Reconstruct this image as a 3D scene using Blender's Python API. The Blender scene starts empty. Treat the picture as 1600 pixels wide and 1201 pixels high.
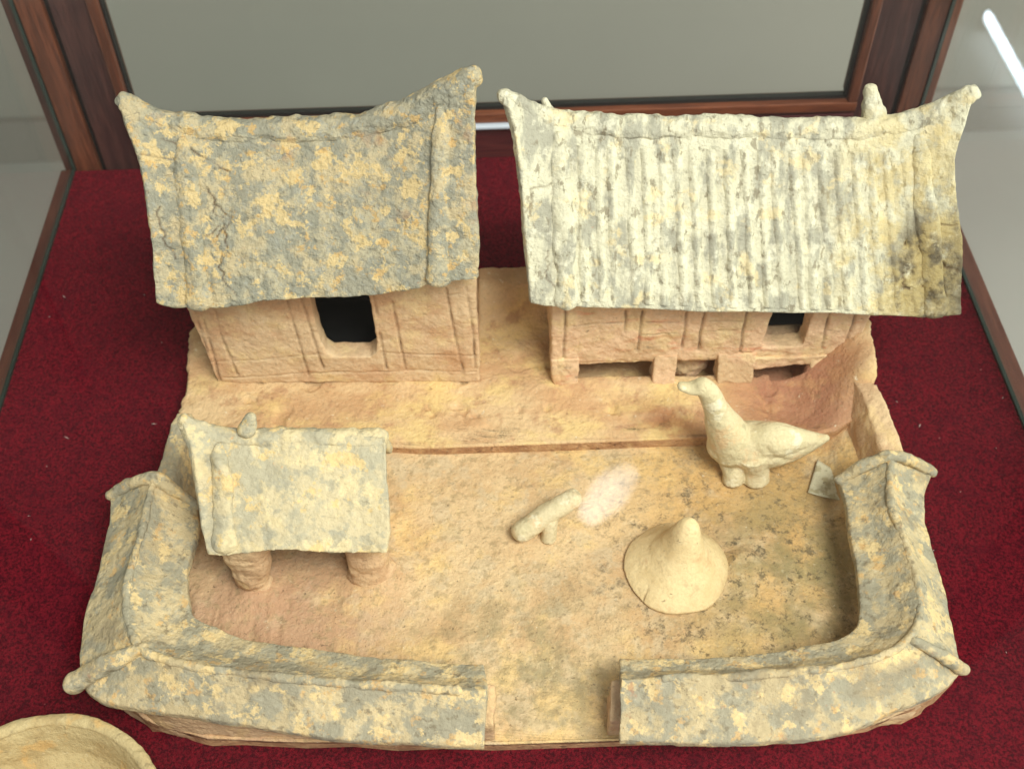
import bpy, math, random
import numpy as np
from mathutils import Matrix, Vector

SC = bpy.context.scene
COL = SC.collection
# ------------------------------------------------------------------ camera
PP = np.array([800., 600.5]); VV = np.array([825., 2140.]); DD = np.array([690., -1570.])
FPX = math.sqrt(-float(np.dot(VV-PP, DD-PP)))
def _c(p): return np.array([p[0]-PP[0], -(p[1]-PP[1]), -FPX])
_Z = -_c(VV); _Z /= np.linalg.norm(_Z)
_Y = _c(DD); _Y -= _Z*np.dot(_Z, _Y); _Y /= np.linalg.norm(_Y)
_X = np.cross(_Y, _Z)
ROT = np.array([_X, _Y, _Z])
CAM = np.array([0., 0., 0.62])
def at(px, py, z=0., y=None, x=None):
    d = ROT @ _c((px, py))
    if y is not None: t = (y-CAM[1])/d[1]
    elif x is not None: t = (x-CAM[0])/d[0]
    else: t = (z-CAM[2])/d[2]
    return CAM + d*t
def proj(P):
    q = (np.asarray(P)-CAM) @ ROT; return np.stack([PP[0]+q[..., 0]*FPX/-q[..., 2], PP[1]-q[..., 1]*FPX/-q[..., 2]], -1)
cd = bpy.data.cameras.new('camera'); cam = bpy.data.objects.new('camera', cd); COL.objects.link(cam)
cam.matrix_world = Matrix.Translation(CAM) @ Matrix(ROT.tolist()).to_4x4()
cd.sensor_width = 36; cd.lens = FPX/1600*36; cd.clip_start = .01; cd.clip_end = 50
cd.dof.use_dof = True; cd.dof.focus_distance = 0.645; cd.dof.aperture_fstop = 10
SC.camera = cam
# ------------------------------------------------------------------ light
w = bpy.data.worlds.new('World'); SC.world = w; w.use_nodes = True
bg = w.node_tree.nodes['Background']; bg.inputs[0].default_value = (.97, .98, 1, 1); bg.inputs[1].default_value = .64
def area(name, loc, target, sx, sy, power, col):
    l = bpy.data.lights.new(name, 'AREA'); l.shape = 'RECTANGLE'; l.size = sx; l.size_y = sy
    l.energy = power; l.color = col
    o = bpy.data.objects.new(name, l); COL.objects.link(o); o.location = loc
    o.rotation_euler = (Vector(target)-Vector(loc)).to_track_quat('-Z', 'Y').to_euler()
    return o
area('ceiling_light', (.50, -.38, 1.55), (0, .47, 0), .7, .55, 44, (1, .975, .95))
area('right_fill_light', (2.6, .2, .7), (.6, .9, -.5), 1.2, 1.4, 50, (1, .98, .97))  # unseen fill lamp, added to brighten the right of the room and the clay
SC.view_settings.view_transform = 'Standard'; SC.view_settings.look = 'None'
SC.view_settings.exposure = 0; SC.view_settings.gamma = 1
SC.cycles.max_bounces = 8; SC.cycles.transparent_max_bounces = 16

# ------------------------------------------------------------------ helpers: noise
def _h(i, j, k, s):
    n = (i*374761393 + j*668265263 + k*2147483647 + s*1274126177) & 0xffffffff
    n = ((n ^ (n >> 13))*1274126177) & 0xffffffff
    n = ((n ^ (n >> 16))*2246822519) & 0xffffffff
    return ((n ^ (n >> 15)) & 0xffff)/32767.5 - 1
def vnoise(P, seed=0):
    P = P + seed*7.31
    I = np.floor(P).astype(np.int64); F = P-I; F = F*F*(3-2*F)
    r = 0
    for a in (0, 1):
        wa = F[:, 0] if a else 1-F[:, 0]
        for b in (0, 1):
            wb = F[:, 1] if b else 1-F[:, 1]
            for c in (0, 1):
                wc = F[:, 2] if c else 1-F[:, 2]
                r = r + wa*wb*wc*_h(I[:, 0]+a, I[:, 1]+b, I[:, 2]+c, seed)
    return r
def fbm(P, size, octv=4, seed=0):
    r = 0; a = 1
    for o in range(octv):
        r = r + a*vnoise(P/size, seed+o); size *= .5; a *= .55
    return r
# ------------------------------------------------------------------ helpers: objects
def prop(o, label=None, cat=None, group=None, kind=None):
    for k, v in (('label', label), ('category', cat), ('group', group), ('kind', kind)):
        if v: o[k] = v
    return o
def thing(name, loc, label, cat, group=None):
    o = bpy.data.objects.new(name, None); COL.objects.link(o); o.location = tuple(loc); o.empty_display_size = .01
    return prop(o, label, cat, group)
def mesh_obj(name, V, F, mat, parent=None, smooth=True, origin=None, bevel=0):
    V = np.array(V, float)
    off = np.array(parent['o_'] if parent is not None and 'o_' in parent else (0, 0, 0), float)
    loc = np.zeros(3)
    if parent is not None:
        p = parent; acc = np.zeros(3)
        while p is not None: acc += np.array(p.location); p = p.parent
        V = V-acc
    elif origin is not None:
        V = V-np.array(origin); loc = np.array(origin)
    me = bpy.data.meshes.new(name)
    if isinstance(F, np.ndarray):
        n, k = F.shape
        me.vertices.add(len(V)); me.vertices.foreach_set('co', V.astype(np.float32).ravel())
        me.loops.add(n*k); me.loops.foreach_set('vertex_index', F.astype(np.int32).ravel())
        me.polygons.add(n); me.polygons.foreach_set('loop_start', np.arange(0, n*k, k, dtype=np.int32))
        me.update(calc_edges=True)
    else:
        me.from_pydata(V.tolist(), [], [tuple(map(int, f)) for f in F]); me.update()
    me.polygons.foreach_set('use_smooth', [smooth]*len(me.polygons))
    me.materials.append(mat)
    o = bpy.data.objects.new(name, me); COL.objects.link(o)
    o.location = loc
    if parent is not None: o.parent = parent
    if bevel:
        m = o.modifiers.new('b', 'BEVEL'); m.width = bevel; m.segments = 2; m.limit_method = 'ANGLE'
    return o
# pieces are (verts, faces)
def hexa(b, t):
    """b, t: four bottom and four top points, same turn"""
    return (np.array(list(b)+list(t), float), [(3, 2, 1, 0), (4, 5, 6, 7), (0, 1, 5, 4), (1, 2, 6, 5), (2, 3, 7, 6), (3, 0, 4, 7)])
def box(x0, x1, y0, y1, z0, z1):
    q = [(x0, y0), (x1, y0), (x1, y1), (x0, y1)]
    return hexa([(a, b, z0) for a, b in q], [(a, b, z1) for a, b in q])
def loft(rings):
    n = len(rings[0]); V = np.concatenate([np.array(r, float) for r in rings]); F = []
    for i in range(len(rings)-1):
        for j in range(n):
            k = (j+1) % n
            F.append((i*n+j, i*n+k, (i+1)*n+k, (i+1)*n+j))
    F.append(tuple(range(n-1, -1, -1))); m = (len(rings)-1)*n; F.append(tuple(range(m, m+n)))
    return (V, F)
def spline(pts, n):
    P = np.array(pts, float); m = len(P); out = []
    Q = np.vstack([2*P[0]-P[1], P, 2*P[-1]-P[-2]])
    for t in np.linspace(0, m-1, n):
        i = min(int(t), m-2); f = t-i; a, b, c, d = Q[i], Q[i+1], Q[i+2], Q[i+3]
        out.append(.5*((2*b)+(c-a)*f+(2*a-5*b+4*c-d)*f*f+(3*b-a-3*c+d)*f**3))
    return np.array(out)
def arc(pts, n):
    Q = spline(pts, 400); L = np.r_[0, np.cumsum(np.linalg.norm(np.diff(Q, axis=0), axis=1))]; t = np.linspace(0, L[-1], n)
    return np.stack([np.interp(t, L, Q[:, i]) for i in range(3)], 1)
def tube(pts, radii, n=None, seg=14, squash=(1, 1), ends=True, up=(0, 0, 1)):
    n = n or max(8, 6*len(pts))
    R = spline([(r, 0, 0) for r in radii], n)[:, 0]; R = np.maximum(R, 1e-4); P = spline(pts, n)
    T = np.gradient(P, axis=0); T /= np.linalg.norm(T, axis=1)[:, None]
    up = np.array(up, float); rings = []
    def ring(p, t, r):
        a = np.cross(t, up); a /= np.linalg.norm(a); b = np.cross(a, t)
        return [p + r*(math.cos(q)*a*squash[0] + math.sin(q)*b*squash[1]) for q in np.linspace(0, 2*math.pi, seg, endpoint=False)]
    if ends:
        for q in (80, 60, 35): rings.append(ring(P[0]-T[0]*R[0]*math.sin(math.radians(q))*.8, T[0], R[0]*math.cos(math.radians(q))))
    for i in range(n): rings.append(ring(P[i], T[i], R[i]))
    if ends:
        for q in (35, 60, 80): rings.append(ring(P[-1]+T[-1]*R[-1]*math.sin(math.radians(q))*.8, T[-1], R[-1]*math.cos(math.radians(q))))
    return loft(rings)
def ellip(c, r, nu=20, nv=12, rot=None):
    rings = []
    for i in range(nv):
        a = math.pi*(i+.5)/nv
        rings.append([(r[0]*math.sin(a)*math.cos(b), r[1]*math.sin(a)*math.sin(b), -r[2]*math.cos(a)) for b in np.linspace(0, 2*math.pi, nu, endpoint=False)])
    V, F = loft(rings)
    if rot is not None: V = V @ np.array(rot.to_matrix()).T
    return (V+np.array(c, float), F)
def clay(name, pieces, mat, parent=None, vox=.001, smooth=3, amp=(.0006, .02), amp2=(.00025, .004), grooves=(), post=None, seed=1, origin=None, sh=1):
    """fuse closed pieces into one lumpy clay body, then sink the incised lines"""
    V = []; F = []; k = 0   # fused below
    for v, f in pieces:
        V += np.asarray(v).tolist(); F += [tuple(int(i)+k for i in q) for q in f]; k += len(v)
    me = bpy.data.meshes.new('tmp'); me.from_pydata(V, [], F); me.update()
    o = bpy.data.objects.new('tmp', me); COL.objects.link(o)
    m = o.modifiers.new('r', 'REMESH'); m.mode = 'VOXEL'; m.voxel_size = vox; m.adaptivity = 0
    if smooth: m = o.modifiers.new('s', 'SMOOTH'); m.factor = .5; m.iterations = smooth
    dg = bpy.context.evaluated_depsgraph_get(); e = o.evaluated_get(dg); em = e.to_mesh()
    n = len(em.vertices); P = np.empty(n*3, np.float32); em.vertices.foreach_get('co', P); P = P.reshape(-1, 3).astype(float)
    N = np.empty(n*3, np.float32); em.vertex_normals.foreach_get('vector', N); N = N.reshape(-1, 3).astype(float)
    nf = len(em.polygons); L = np.empty(len(em.loops), np.int32); em.loops.foreach_get('vertex_index', L)
    tot = np.empty(nf, np.int32); em.polygons.foreach_get('loop_total', tot)
    FF = L.reshape(nf, 4) if (tot == 4).all() else None
    if FF is None:
        st = np.empty(nf, np.int32); em.polygons.foreach_get('loop_start', st)
        FF = [tuple(L[a:a+b]) for a, b in zip(st, tot)]
    e.to_mesh_clear(); bpy.data.objects.remove(o); bpy.data.meshes.remove(me)
    d = amp[0]*fbm(P, amp[1], 3, seed) + amp2[0]*fbm(P, amp2[1], 2, seed+9)
    groove_tone = np.zeros(n)
    for g in grooves:
        pts, width, depth = g[:3]
        pts = np.array(pts, float); best = np.full(n, 1.)
        wob = np.zeros(n)
        lo = pts.min(0)-width*4; hi = pts.max(0)+width*4
        idx = np.where(((P > lo-.003) & (P < hi+.003)).all(1))[0]
        if not len(idx): continue
        q = P[idx] + np.stack([vnoise(P[idx]/.006, s)*width*.35 for s in (3, 4, 5)], 1)
        b = np.full(len(idx), 1.)
        for a, c in zip(pts[:-1], pts[1:]):
            ab = c-a; t = np.clip(((q-a)@ab)/(ab@ab), 0, 1); b = np.minimum(b, np.linalg.norm(q-(a+t[:, None]*ab), axis=1))
        gg = np.exp(-(b/width)**2)*np.clip(.8+.5*vnoise(P[idx]/.008, 8), 0, 1.2); d[idx] -= depth*gg; groove_tone[idx] = np.maximum(groove_tone[idx], gg*(g[3] if len(g) > 3 else .8))
    P = P+N*d[:, None]
    ob = mesh_obj(name, P, FF, mat, parent, origin=origin)
    if len(grooves):
        at_ = ob.data.attributes.new('groove_tone', 'FLOAT', 'POINT'); at_.data.foreach_set('value', groove_tone.astype(np.float32))
    return ob
# ------------------------------------------------------------------ helpers: materials
def srgb(r, g, b):
    return tuple(((c/255)/12.92 if c/255 <= .04045 else ((c/255+.055)/1.055)**2.4) for c in (r, g, b)) + (1,)
class NT:
    def __init__(s, name):
        s.m = bpy.data.materials.new(name); s.m.use_nodes = True; s.t = s.m.node_tree; s.n = s.t.nodes
        s.b = s.n['Principled BSDF']; s.out = s.n['Material Output']
        s.tc = s.n.new('ShaderNodeTexCoord')
    def link(s, a, b): s.t.links.new(a, b)
    def noise(s, scale, detail=4, rough=.6, seed=0, stretch=(1, 1, 1), dist=0):
        mp = s.n.new('ShaderNodeMapping'); mp.inputs['Location'].default_value = (seed*1.37, seed*2.11, seed*.73); mp.inputs['Scale'].default_value = stretch
        s.link(s.tc.outputs['Object'], mp.inputs[0])
        t = s.n.new('ShaderNodeTexNoise'); t.inputs['Scale'].default_value = scale; t.inputs['Detail'].default_value = detail
        t.inputs['Roughness'].default_value = rough; t.inputs['Distortion'].default_value = dist
        s.link(mp.outputs[0], t.inputs['Vector']); return t.outputs['Fac']
    def ramp(s, fac, a, b, lo=0, hi=1):
        r = s.n.new('ShaderNodeMapRange'); r.interpolation_type = 'SMOOTHSTEP'
        for i, v in zip((1, 2, 3, 4), (a, b, lo, hi)): r.inputs[i].default_value = v
        s.link(fac, r.inputs[0]); return r.outputs[0]
    def math(s, op, a, b):
        r = s.n.new('ShaderNodeMath'); r.operation = op
        for i, v in enumerate((a, b)):
            if isinstance(v, (int, float)): r.inputs[i].default_value = v
            else: s.link(v, r.inputs[i])
        return r.outputs[0]
    def mix(s, f, a, b):
        r = s.n.new('ShaderNodeMix'); r.data_type = 'RGBA'
        for i, v in ((0, f), (6, a), (7, b)):
            if isinstance(v, (int, float, tuple)): r.inputs[i].default_value = v
            else: s.link(v, r.inputs[i])
        return r.outputs[2]
    def near(s, c, r0, r1, sc=(1, 1, 1)):
        v = s.n.new('ShaderNodeVectorMath'); v.operation = 'SUBTRACT'; s.link(s.tc.outputs['Object'], v.inputs[0]); v.inputs[1].default_value = c
        u = s.n.new('ShaderNodeVectorMath'); u.operation = 'MULTIPLY'; s.link(v.outputs[0], u.inputs[0]); u.inputs[1].default_value = sc
        l = s.n.new('ShaderNodeVectorMath'); l.operation = 'LENGTH'; s.link(u.outputs[0], l.inputs[0])
        return s.ramp(l.outputs['Value'], r0, r1, 1, 0)
    def bump(s, hs, dist):
        b = s.n.new('ShaderNodeBump'); b.inputs['Strength'].default_value = 1; b.inputs['Distance'].default_value = dist
        s.link(hs, b.inputs['Height']); s.link(b.outputs[0], s.b.inputs['Normal'])
def clay_mat(name, base, layers, rough=.85, bump=.0005, bscale=420, spec=.25):
    """layers: (colour, scale, t0, t1, amount, opts)"""
    n = NT(name); col = base
    for i, L in enumerate(layers):
        c, sc, t0, t1, amt = L[:5]; o = L[5] if len(L) > 5 else {}
        f = n.ramp(n.noise(sc, o.get('detail', 5), o.get('rough', .62), o.get('seed', i*3+1), o.get('stretch', (1, 1, 1)), o.get('dist', 0)), t0, t1, 0, amt)
        if 'near' in o: f = n.math('MULTIPLY', f, n.near(*o['near']))
        col = n.mix(f, col, c)
    # fine tonal grain
    g = n.noise(bscale*1.4, 3, .6, 31); col = n.mix(n.ramp(g, .35, .75, 0, .22), col, tuple(x*.45 for x in base[:3])+(1,))
    g2 = n.noise(bscale*.9, 2, .6, 41); col = n.mix(n.ramp(g2, .62, .8, 0, .25), col, srgb(235, 222, 190))
    sa = n.n.new('ShaderNodeAttribute'); sa.attribute_name = 'groove_tone'   # darker brown in the incised lines and cracks
    col = n.mix(n.math('MINIMUM', sa.outputs['Fac'], .75), col, srgb(92, 66, 44))
    n.link(col, n.b.inputs['Base Color']); n.b.inputs['Roughness'].default_value = rough; n.b.inputs['Specular IOR Level'].default_value = spec
    h = n.math('ADD', n.noise(bscale, 5, .65, 5), n.math('MULTIPLY', n.noise(bscale*.3, 4, .6, 6), 1.6))
    n.bump(h, bump); return n.m
GREY = srgb(158, 157, 142); GREYD = srgb(118, 116, 100); CREAM = srgb(236, 208, 150); OCH = srgb(222, 178, 104); RUST = srgb(160, 92, 55); DARK = srgb(70, 58, 46)
M_roofL = clay_mat('glaze_left', srgb(186, 174, 144), [
    (srgb(206, 184, 142), 40, .42, .58, .8), (srgb(150, 147, 130), 70, .45, .55, .85, dict(detail=9, rough=.66)), (srgb(226, 196, 138), 75, .535, .57, .85, dict(detail=9, rough=.66)), (srgb(220, 176, 106), 120, .57, .63, .7, dict(detail=7)),
    (srgb(166, 164, 150), 200, .56, .63, .6), (srgb(182, 142, 106), 35, .60, .70, .6), (srgb(122, 114, 94), 220, .60, .67, .5), (RUST, 190, .71, .75, .6), (DARK, 300, .72, .75, .7)], bump=.0030, bscale=300)
M_roofR = clay_mat('glaze_right', srgb(218, 210, 180), [
    (srgb(206, 198, 170), 40, .44, .6, .8, dict(stretch=(1.8, .5, .6))), (srgb(158, 153, 136), 60, .47, .59, .8, dict(stretch=(1.6, .5, .6), detail=9)), (srgb(234, 210, 156), 60, .55, .64, .6),
    (srgb(134, 122, 98), 150, .56, .64, .75, dict(stretch=(1.5, .7, .8), detail=7)), (srgb(234, 226, 198), 90, .55, .62, .5, dict(seed=21)), (srgb(180, 126, 92), 110, .68, .74, .6), (srgb(105, 92, 66), 300, .67, .72, .6),
    (srgb(122, 106, 76), 70, .36, .52, .9, dict(near=((.127, -.052, .092), .014, .036, (1, .7, .6)), detail=8)),
    (srgb(84, 70, 50), 80, .44, .54, .9, dict(near=((.127, -.052, .092), .012, .032, (1, .7, .6)), detail=8, seed=8)),
    (srgb(104, 90, 66), 70, .36, .5, .9, dict(near=((.154, -.035, .11), .009, .022, (1, .3, .25)), detail=8)),
    (srgb(214, 188, 124), 60, .40, .58, .6, dict(near=((.11, -.03, .12), .02, .06, (1, .5, .5))))], bump=.0019, bscale=300)
M_cope = clay_mat('glaze_coping', srgb(186, 166, 128), [
    (srgb(206, 184, 142), 35, .44, .58, .8), (srgb(150, 144, 124), 60, .45, .55, .85, dict(detail=9, rough=.66)), (srgb(224, 194, 138), 80, .55, .59, .8, dict(detail=9, rough=.66)), (srgb(212, 166, 102), 110, .585, .65, .6),
    (srgb(166, 158, 136), 190, .56, .64, .6), (srgb(168, 118, 86), 80, .66, .73, .6), (srgb(118, 104, 80), 200, .58, .66, .6), (srgb(140, 124, 98), 30, .54, .66, .5), (DARK, 300, .70, .74, .7)], bump=.0014, bscale=300)
M_shed = clay_mat('glaze_shed', srgb(204, 186, 148), [
    (srgb(172, 164, 140), 38, .44, .56, .8), (srgb(222, 200, 152), 70, .5, .6, .7), (srgb(222, 190, 130), 70, .57, .61, .8, dict(detail=8)), (srgb(160, 154, 134), 110, .54, .61, .6, dict(detail=8)), (srgb(206, 140, 76), 75, .62, .69, .7, dict(near=((-.03, 0, .09), .02, .05))),
    (srgb(150, 138, 110), 240, .62, .7, .5), (DARK, 300, .72, .76, .6)], bump=.0014, bscale=290)
M_clayL = clay_mat('clay_tan', srgb(220, 188, 148), [
    (srgb(198, 150, 110), 22, .42, .60, .75), (srgb(230, 200, 146), 35, .5, .65, .7), (srgb(184, 142, 110), 60, .58, .72, .45, dict(stretch=(.5, 1, 1.6))), (srgb(178, 116, 82), 80, .68, .76, .5), (srgb(150, 124, 96), 220, .62, .7, .35)], bump=.0009)
M_clayR = clay_mat('clay_pink', srgb(224, 186, 148), [
    (srgb(204, 172, 130), 30, .45, .6, .8), (srgb(208, 122, 86), 60, .55, .66, .6, dict(stretch=(.35, 1, 1.8))), (srgb(230, 202, 150), 50, .52, .64, .6), (srgb(126, 108, 84), 90, .62, .7, .65), (DARK, 240, .7, .76, .5)], bump=.0011)
M_floor = clay_mat('clay_floor', srgb(222, 190, 144), [
    (srgb(196, 156, 110), 14, .42, .60, .8), (srgb(232, 196, 132), 22, .48, .62, .75), (srgb(206, 184, 148), 60, .5, .62, .6),
    (srgb(186, 142, 112), 40, .3, .55, .8, dict(near=((-.16, -.10, 0), .03, .12))),
    (srgb(208, 164, 100), 35, .38, .55, .75, dict(near=((.15, -.03, 0), .05, .13))),
    (srgb(140, 128, 88), 26, .36, .60, .85, dict(near=((.160, -.07, 0), .02, .11), detail=9, rough=.7)),
    (srgb(146, 134, 100), 40, .42, .62, .8, dict(near=((-.01, -.125, 0), .02, .09), detail=9, rough=.7)),
    (srgb(160, 138, 100), 200, .52, .64, .5),
    (srgb(88, 78, 58), 150, .52, .60, .85, dict(near=((.12, -.06, 0), .03, .15), detail=10, rough=.82)),
    (srgb(84, 72, 52), 420, .62, .69, .6), (srgb(160, 104, 72), 300, .70, .75, .5, dict(seed=63)),
    (srgb(244, 232, 204), 330, .71, .75, .8, dict(seed=77))], bump=.0013, bscale=380)
M_terr = clay_mat('clay_terrace', srgb(222, 188, 142), [
    (srgb(200, 154, 110), 20, .42, .60, .8, dict(stretch=(.5, 1, 1))), (srgb(234, 202, 134), 24, .48, .62, .7, dict(stretch=(.6, 1, 1))),
    (srgb(172, 116, 90), 20, .2, .40, .9, dict(near=((.185, .065, 0), .03, .085))), (srgb(204, 154, 110), 45, .48, .6, .7, dict(near=((.19, .06, 0), .03, .08))),
    (srgb(188, 112, 72), 60, .40, .54, .85, dict(near=((.095, .048, 0), .012, .035))),
    (srgb(178, 130, 96), 60, .54, .66, .6), (srgb(128, 94, 70), 200, .65, .72, .5), (srgb(160, 128, 92), 110, .6, .7, .5, dict(detail=9)), (srgb(244, 232, 200), 140, .66, .72, .6, dict(seed=55))], bump=.0014, bscale=360)
M_edge = clay_mat('broken_clay_shaded_edge', srgb(206, 160, 116), [  # brown broken clay, made darker to stand for shade on the step face
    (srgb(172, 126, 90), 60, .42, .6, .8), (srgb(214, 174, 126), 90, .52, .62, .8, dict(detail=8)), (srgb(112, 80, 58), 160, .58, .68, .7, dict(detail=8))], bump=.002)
M_wall = clay_mat('clay_wall', srgb(218, 184, 142), [
    (srgb(196, 156, 118), 30, .45, .6, .7), (srgb(226, 192, 138), 45, .52, .64, .7), (srgb(146, 120, 92), 80, .6, .7, .5), (srgb(184, 122, 92), 60, .64, .72, .5), (srgb(120, 98, 76), 240, .62, .7, .4)], bump=.0012)
M_duck = clay_mat('clay_duck', srgb(216, 198, 158), [
    (srgb(206, 190, 148), 40, .42, .58, .75), (srgb(220, 178, 130), 55, .55, .66, .6), (srgb(160, 146, 112), 90, .58, .67, .6, dict(detail=9)), (srgb(240, 230, 198), 80, .56, .64, .6), (srgb(112, 96, 74), 260, .67, .72, .5)], bump=.0009, rough=.8)
M_cone = clay_mat('clay_cone', srgb(226, 200, 150), [
    (srgb(206, 176, 124), 35, .42, .6, .6), (srgb(196, 146, 102), 55, .56, .68, .55), (srgb(168, 140, 104), 110, .58, .66, .4, dict(detail=9)), (srgb(104, 80, 58), 240, .66, .71, .6)], bump=.0006)
M_bowl = clay_mat('clay_bowl', srgb(190, 168, 122), [
    (srgb(176, 150, 104), 40, .42, .6, .8), (srgb(210, 164, 98), 55, .55, .66, .6), (srgb(98, 82, 62), 60, .68, .74, .7), (srgb(130, 112, 84), 240, .6, .68, .5)], bump=.0010)
def felt_mat():
    n = NT('red_felt'); a = n.noise(620, 6, .75, 1); b = n.noise(90, 4, .6, 2)
    c = n.mix(n.ramp(a, .40, .60), srgb(54, 13, 19), srgb(116, 22, 33)); c = n.mix(n.ramp(b, .4, .7, 0, .4), c, srgb(66, 13, 25))
    c = n.mix(n.ramp(n.noise(900, 2, .5, 9), .77, .8, 0, .6), c, srgb(190, 150, 140))
    n.link(c, n.b.inputs['Base Color']); n.b.inputs['Roughness'].default_value = 1; n.b.inputs['Specular IOR Level'].default_value = .05
    n.b.inputs['Sheen Weight'].default_value = .15; n.b.inputs['Sheen Tint'].default_value = srgb(200, 60, 80)
    n.bump(n.noise(700, 5, .7, 4), .0012); return n.m
def wood_mat(name, c1, c2, rough=.35, stretch=(25, 25, 2)):
    n = NT(name); a = n.noise(9, 6, .6, 1, stretch, .6); b = n.noise(40, 3, .5, 2, stretch)
    c = n.mix(n.ramp(a, .35, .68), c1, c2); c = n.mix(n.ramp(b, .5, .75, 0, .5), c, tuple(x*.5 for x in c1[:3])+(1,))
    n.link(c, n.b.inputs['Base Color']); n.b.inputs['Roughness'].default_value = rough; n.bump(a, .0003); return n.m
def plain(name, col, rough=.6, metal=0, var=.1, sc=3):
    n = NT(name); c = n.mix(n.ramp(n.noise(sc, 4, .5, 2), .35, .7), col, tuple(x*(1-var) for x in col[:3])+(1,))
    n.link(c, n.b.inputs['Base Color']); n.b.inputs['Roughness'].default_value = rough; n.b.inputs['Metallic'].default_value = metal; return n.m
def glass_mat(name, tint=(.93, .97, .95, 1), rough=.006):
    m = bpy.data.materials.new(name); m.use_nodes = True; t = m.node_tree; t.nodes.remove(t.nodes['Principled BSDF'])
    tr = t.nodes.new('ShaderNodeBsdfTransparent'); tr.inputs[0].default_value = tint
    gl = t.nodes.new('ShaderNodeBsdfGlossy'); gl.inputs['Roughness'].default_value = rough; gl.inputs[0].default_value = (1, 1, 1, 1)
    fr = t.nodes.new('ShaderNodeFresnel'); fr.inputs[0].default_value = 1.45
    mx = t.nodes.new('ShaderNodeMixShader'); t.links.new(fr.outputs[0], mx.inputs[0]); t.links.new(tr.outputs[0], mx.inputs[1]); t.links.new(gl.outputs[0], mx.inputs[2])
    ge = t.nodes.new('ShaderNodeNewGeometry'); mr = t.nodes.new('ShaderNodeMapRange'); t.links.new(ge.outputs['Backfacing'], mr.inputs[0])
    mr.inputs[3].default_value = 1.28; mr.inputs[4].default_value = 1/1.28; t.links.new(mr.outputs[0], fr.inputs[0])   # same pane seen from either face
    t.links.new(mx.outputs[0], t.nodes['Material Output'].inputs[0]); return m
M_felt = felt_mat()
M_wood = wood_mat('wood_frame', srgb(84, 48, 34), srgb(114, 66, 46)); M_woodx = wood_mat('wood_rail', srgb(96, 52, 34), srgb(130, 74, 48), stretch=(2, 25, 25))
M_woody = wood_mat('wood_side', srgb(84, 52, 42), srgb(104, 66, 52), stretch=(25, 2, 25))
M_dark = wood_mat('wood_dark', srgb(62, 40, 38), srgb(84, 54, 48)); M_darkx = wood_mat('wood_dark_rail', srgb(70, 30, 32), srgb(90, 42, 40), stretch=(2, 25, 25))
M_groove = plain('groove_black', srgb(28, 26, 24)); M_seal = plain('green_glass_edge', srgb(44, 58, 52), .25)
M_glass = glass_mat('pane_glass'); M_top = glass_mat('top_glass', (.97, .985, .975, 1))
M_metal = plain('bright_metal', srgb(205, 208, 212), .25, 1)
M_room = plain('room_paint', srgb(164, 158, 147), .9, 0, .08, 1.2); M_rfloor = plain('room_floor', srgb(188, 182, 174), .6, 0, .1, 2)
M_paper = clay_mat('old_paper', srgb(212, 204, 172), [(srgb(165, 150, 110), 120, .5, .6, .7), (srgb(110, 95, 60), 300, .6, .68, .7)], bump=.0002)

# ------------------------------------------------------------------ setting
YB = .77
def sheet(name, x0, x1, y0, y1, z, mat, kind='structure', nx=1, ny=1):
    o = mesh_obj(name, [(x0, y0, z), (x1, y0, z), (x1, y1, z), (x0, y1, z)], [(0, 1, 2, 3)], mat); prop(o, kind=kind); return o
fl = mesh_obj('felt_floor', *box(-.336, .353, .035, YB-.002, -.012, 0), M_felt, smooth=False); prop(fl, 'dark red felt lining the floor of the display case', kind='structure')
o = sheet('room_floor', -4, 4, -3, 1.93, -.9, M_rfloor); o = mesh_obj('room_wall', *box(-4, 4, 1.93, 2.05, -.9, 1.56), M_room, smooth=False); prop(o, 'grey wall of the room', kind='structure')
o = mesh_obj('ceiling', *box(-4, 4, .32, 1.928, 1.50, 1.56), plain('ceiling_paint', srgb(150, 148, 142), .9, 0, .05), smooth=False); prop(o, 'pale ceiling above the case, seen only as a reflection in the glass', kind='structure')
o = mesh_obj('skirting', *box(-4, 4, 1.915, 1.929, -.899, -.8), plain('skirting_paint', srgb(160, 152, 142)), smooth=False); prop(o, kind='structure')
case = thing('display_case', (0, .4, -.02), 'wooden framed glass display case enclosing the red felt floor', 'display case')
def cb(name, b, mat, bevel=.0008, parent=None): return mesh_obj(name, *box(*b), mat, parent or case, smooth=False, bevel=bevel)
cb('plinth', (-.352, .366, .01, .80, -.12, -.013), M_dark)
# left post: outer lath, seal, wood lath, groove, panel, inner lath
p = cb('post', (-.336, -.3165, YB, YB+.022, -.012, .5), M_wood)
cb('lath', (-.3165, -.3125, YB+.006, YB+.02, -.012, .5), M_groove, 0, p)
cb('panel', (-.3125, -.284, YB+.002, YB+.02, -.012, .5), M_dark, .0008, p)
cb('inner_lath', (-.284, -.2755, YB-.003, YB+.018, .044, .5), M_wood, .0015, p)
cb('glass_edge', (-.3385, -.336, YB-.002, YB+.01, 0, .5), M_seal, 0, p)
cb('outer_lath', (-.345, -.3385, YB, YB+.02, -.012, .5), M_dark, .0008, p)
p = cb('post', (.337, .354, YB, YB+.022, -.012, .5), M_wood)
cb('lath', (.333, .337, YB+.006, YB+.02, -.012, .5), M_groove, 0, p)
cb('panel', (.3015, .333, YB+.002, YB+.02, -.012, .5), M_dark, .0008, p)
cb('inner_lath', (.2935, .3015, YB-.003, YB+.018, .044, .5), M_wood, .0015, p)
cb('glass_edge', (.354, .3565, YB-.002, YB+.01, 0, .5), M_seal, 0, p)
cb('outer_lath', (.3565, .3635, YB, YB+.02, -.012, .5), M_wood, .0008, p)
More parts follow.
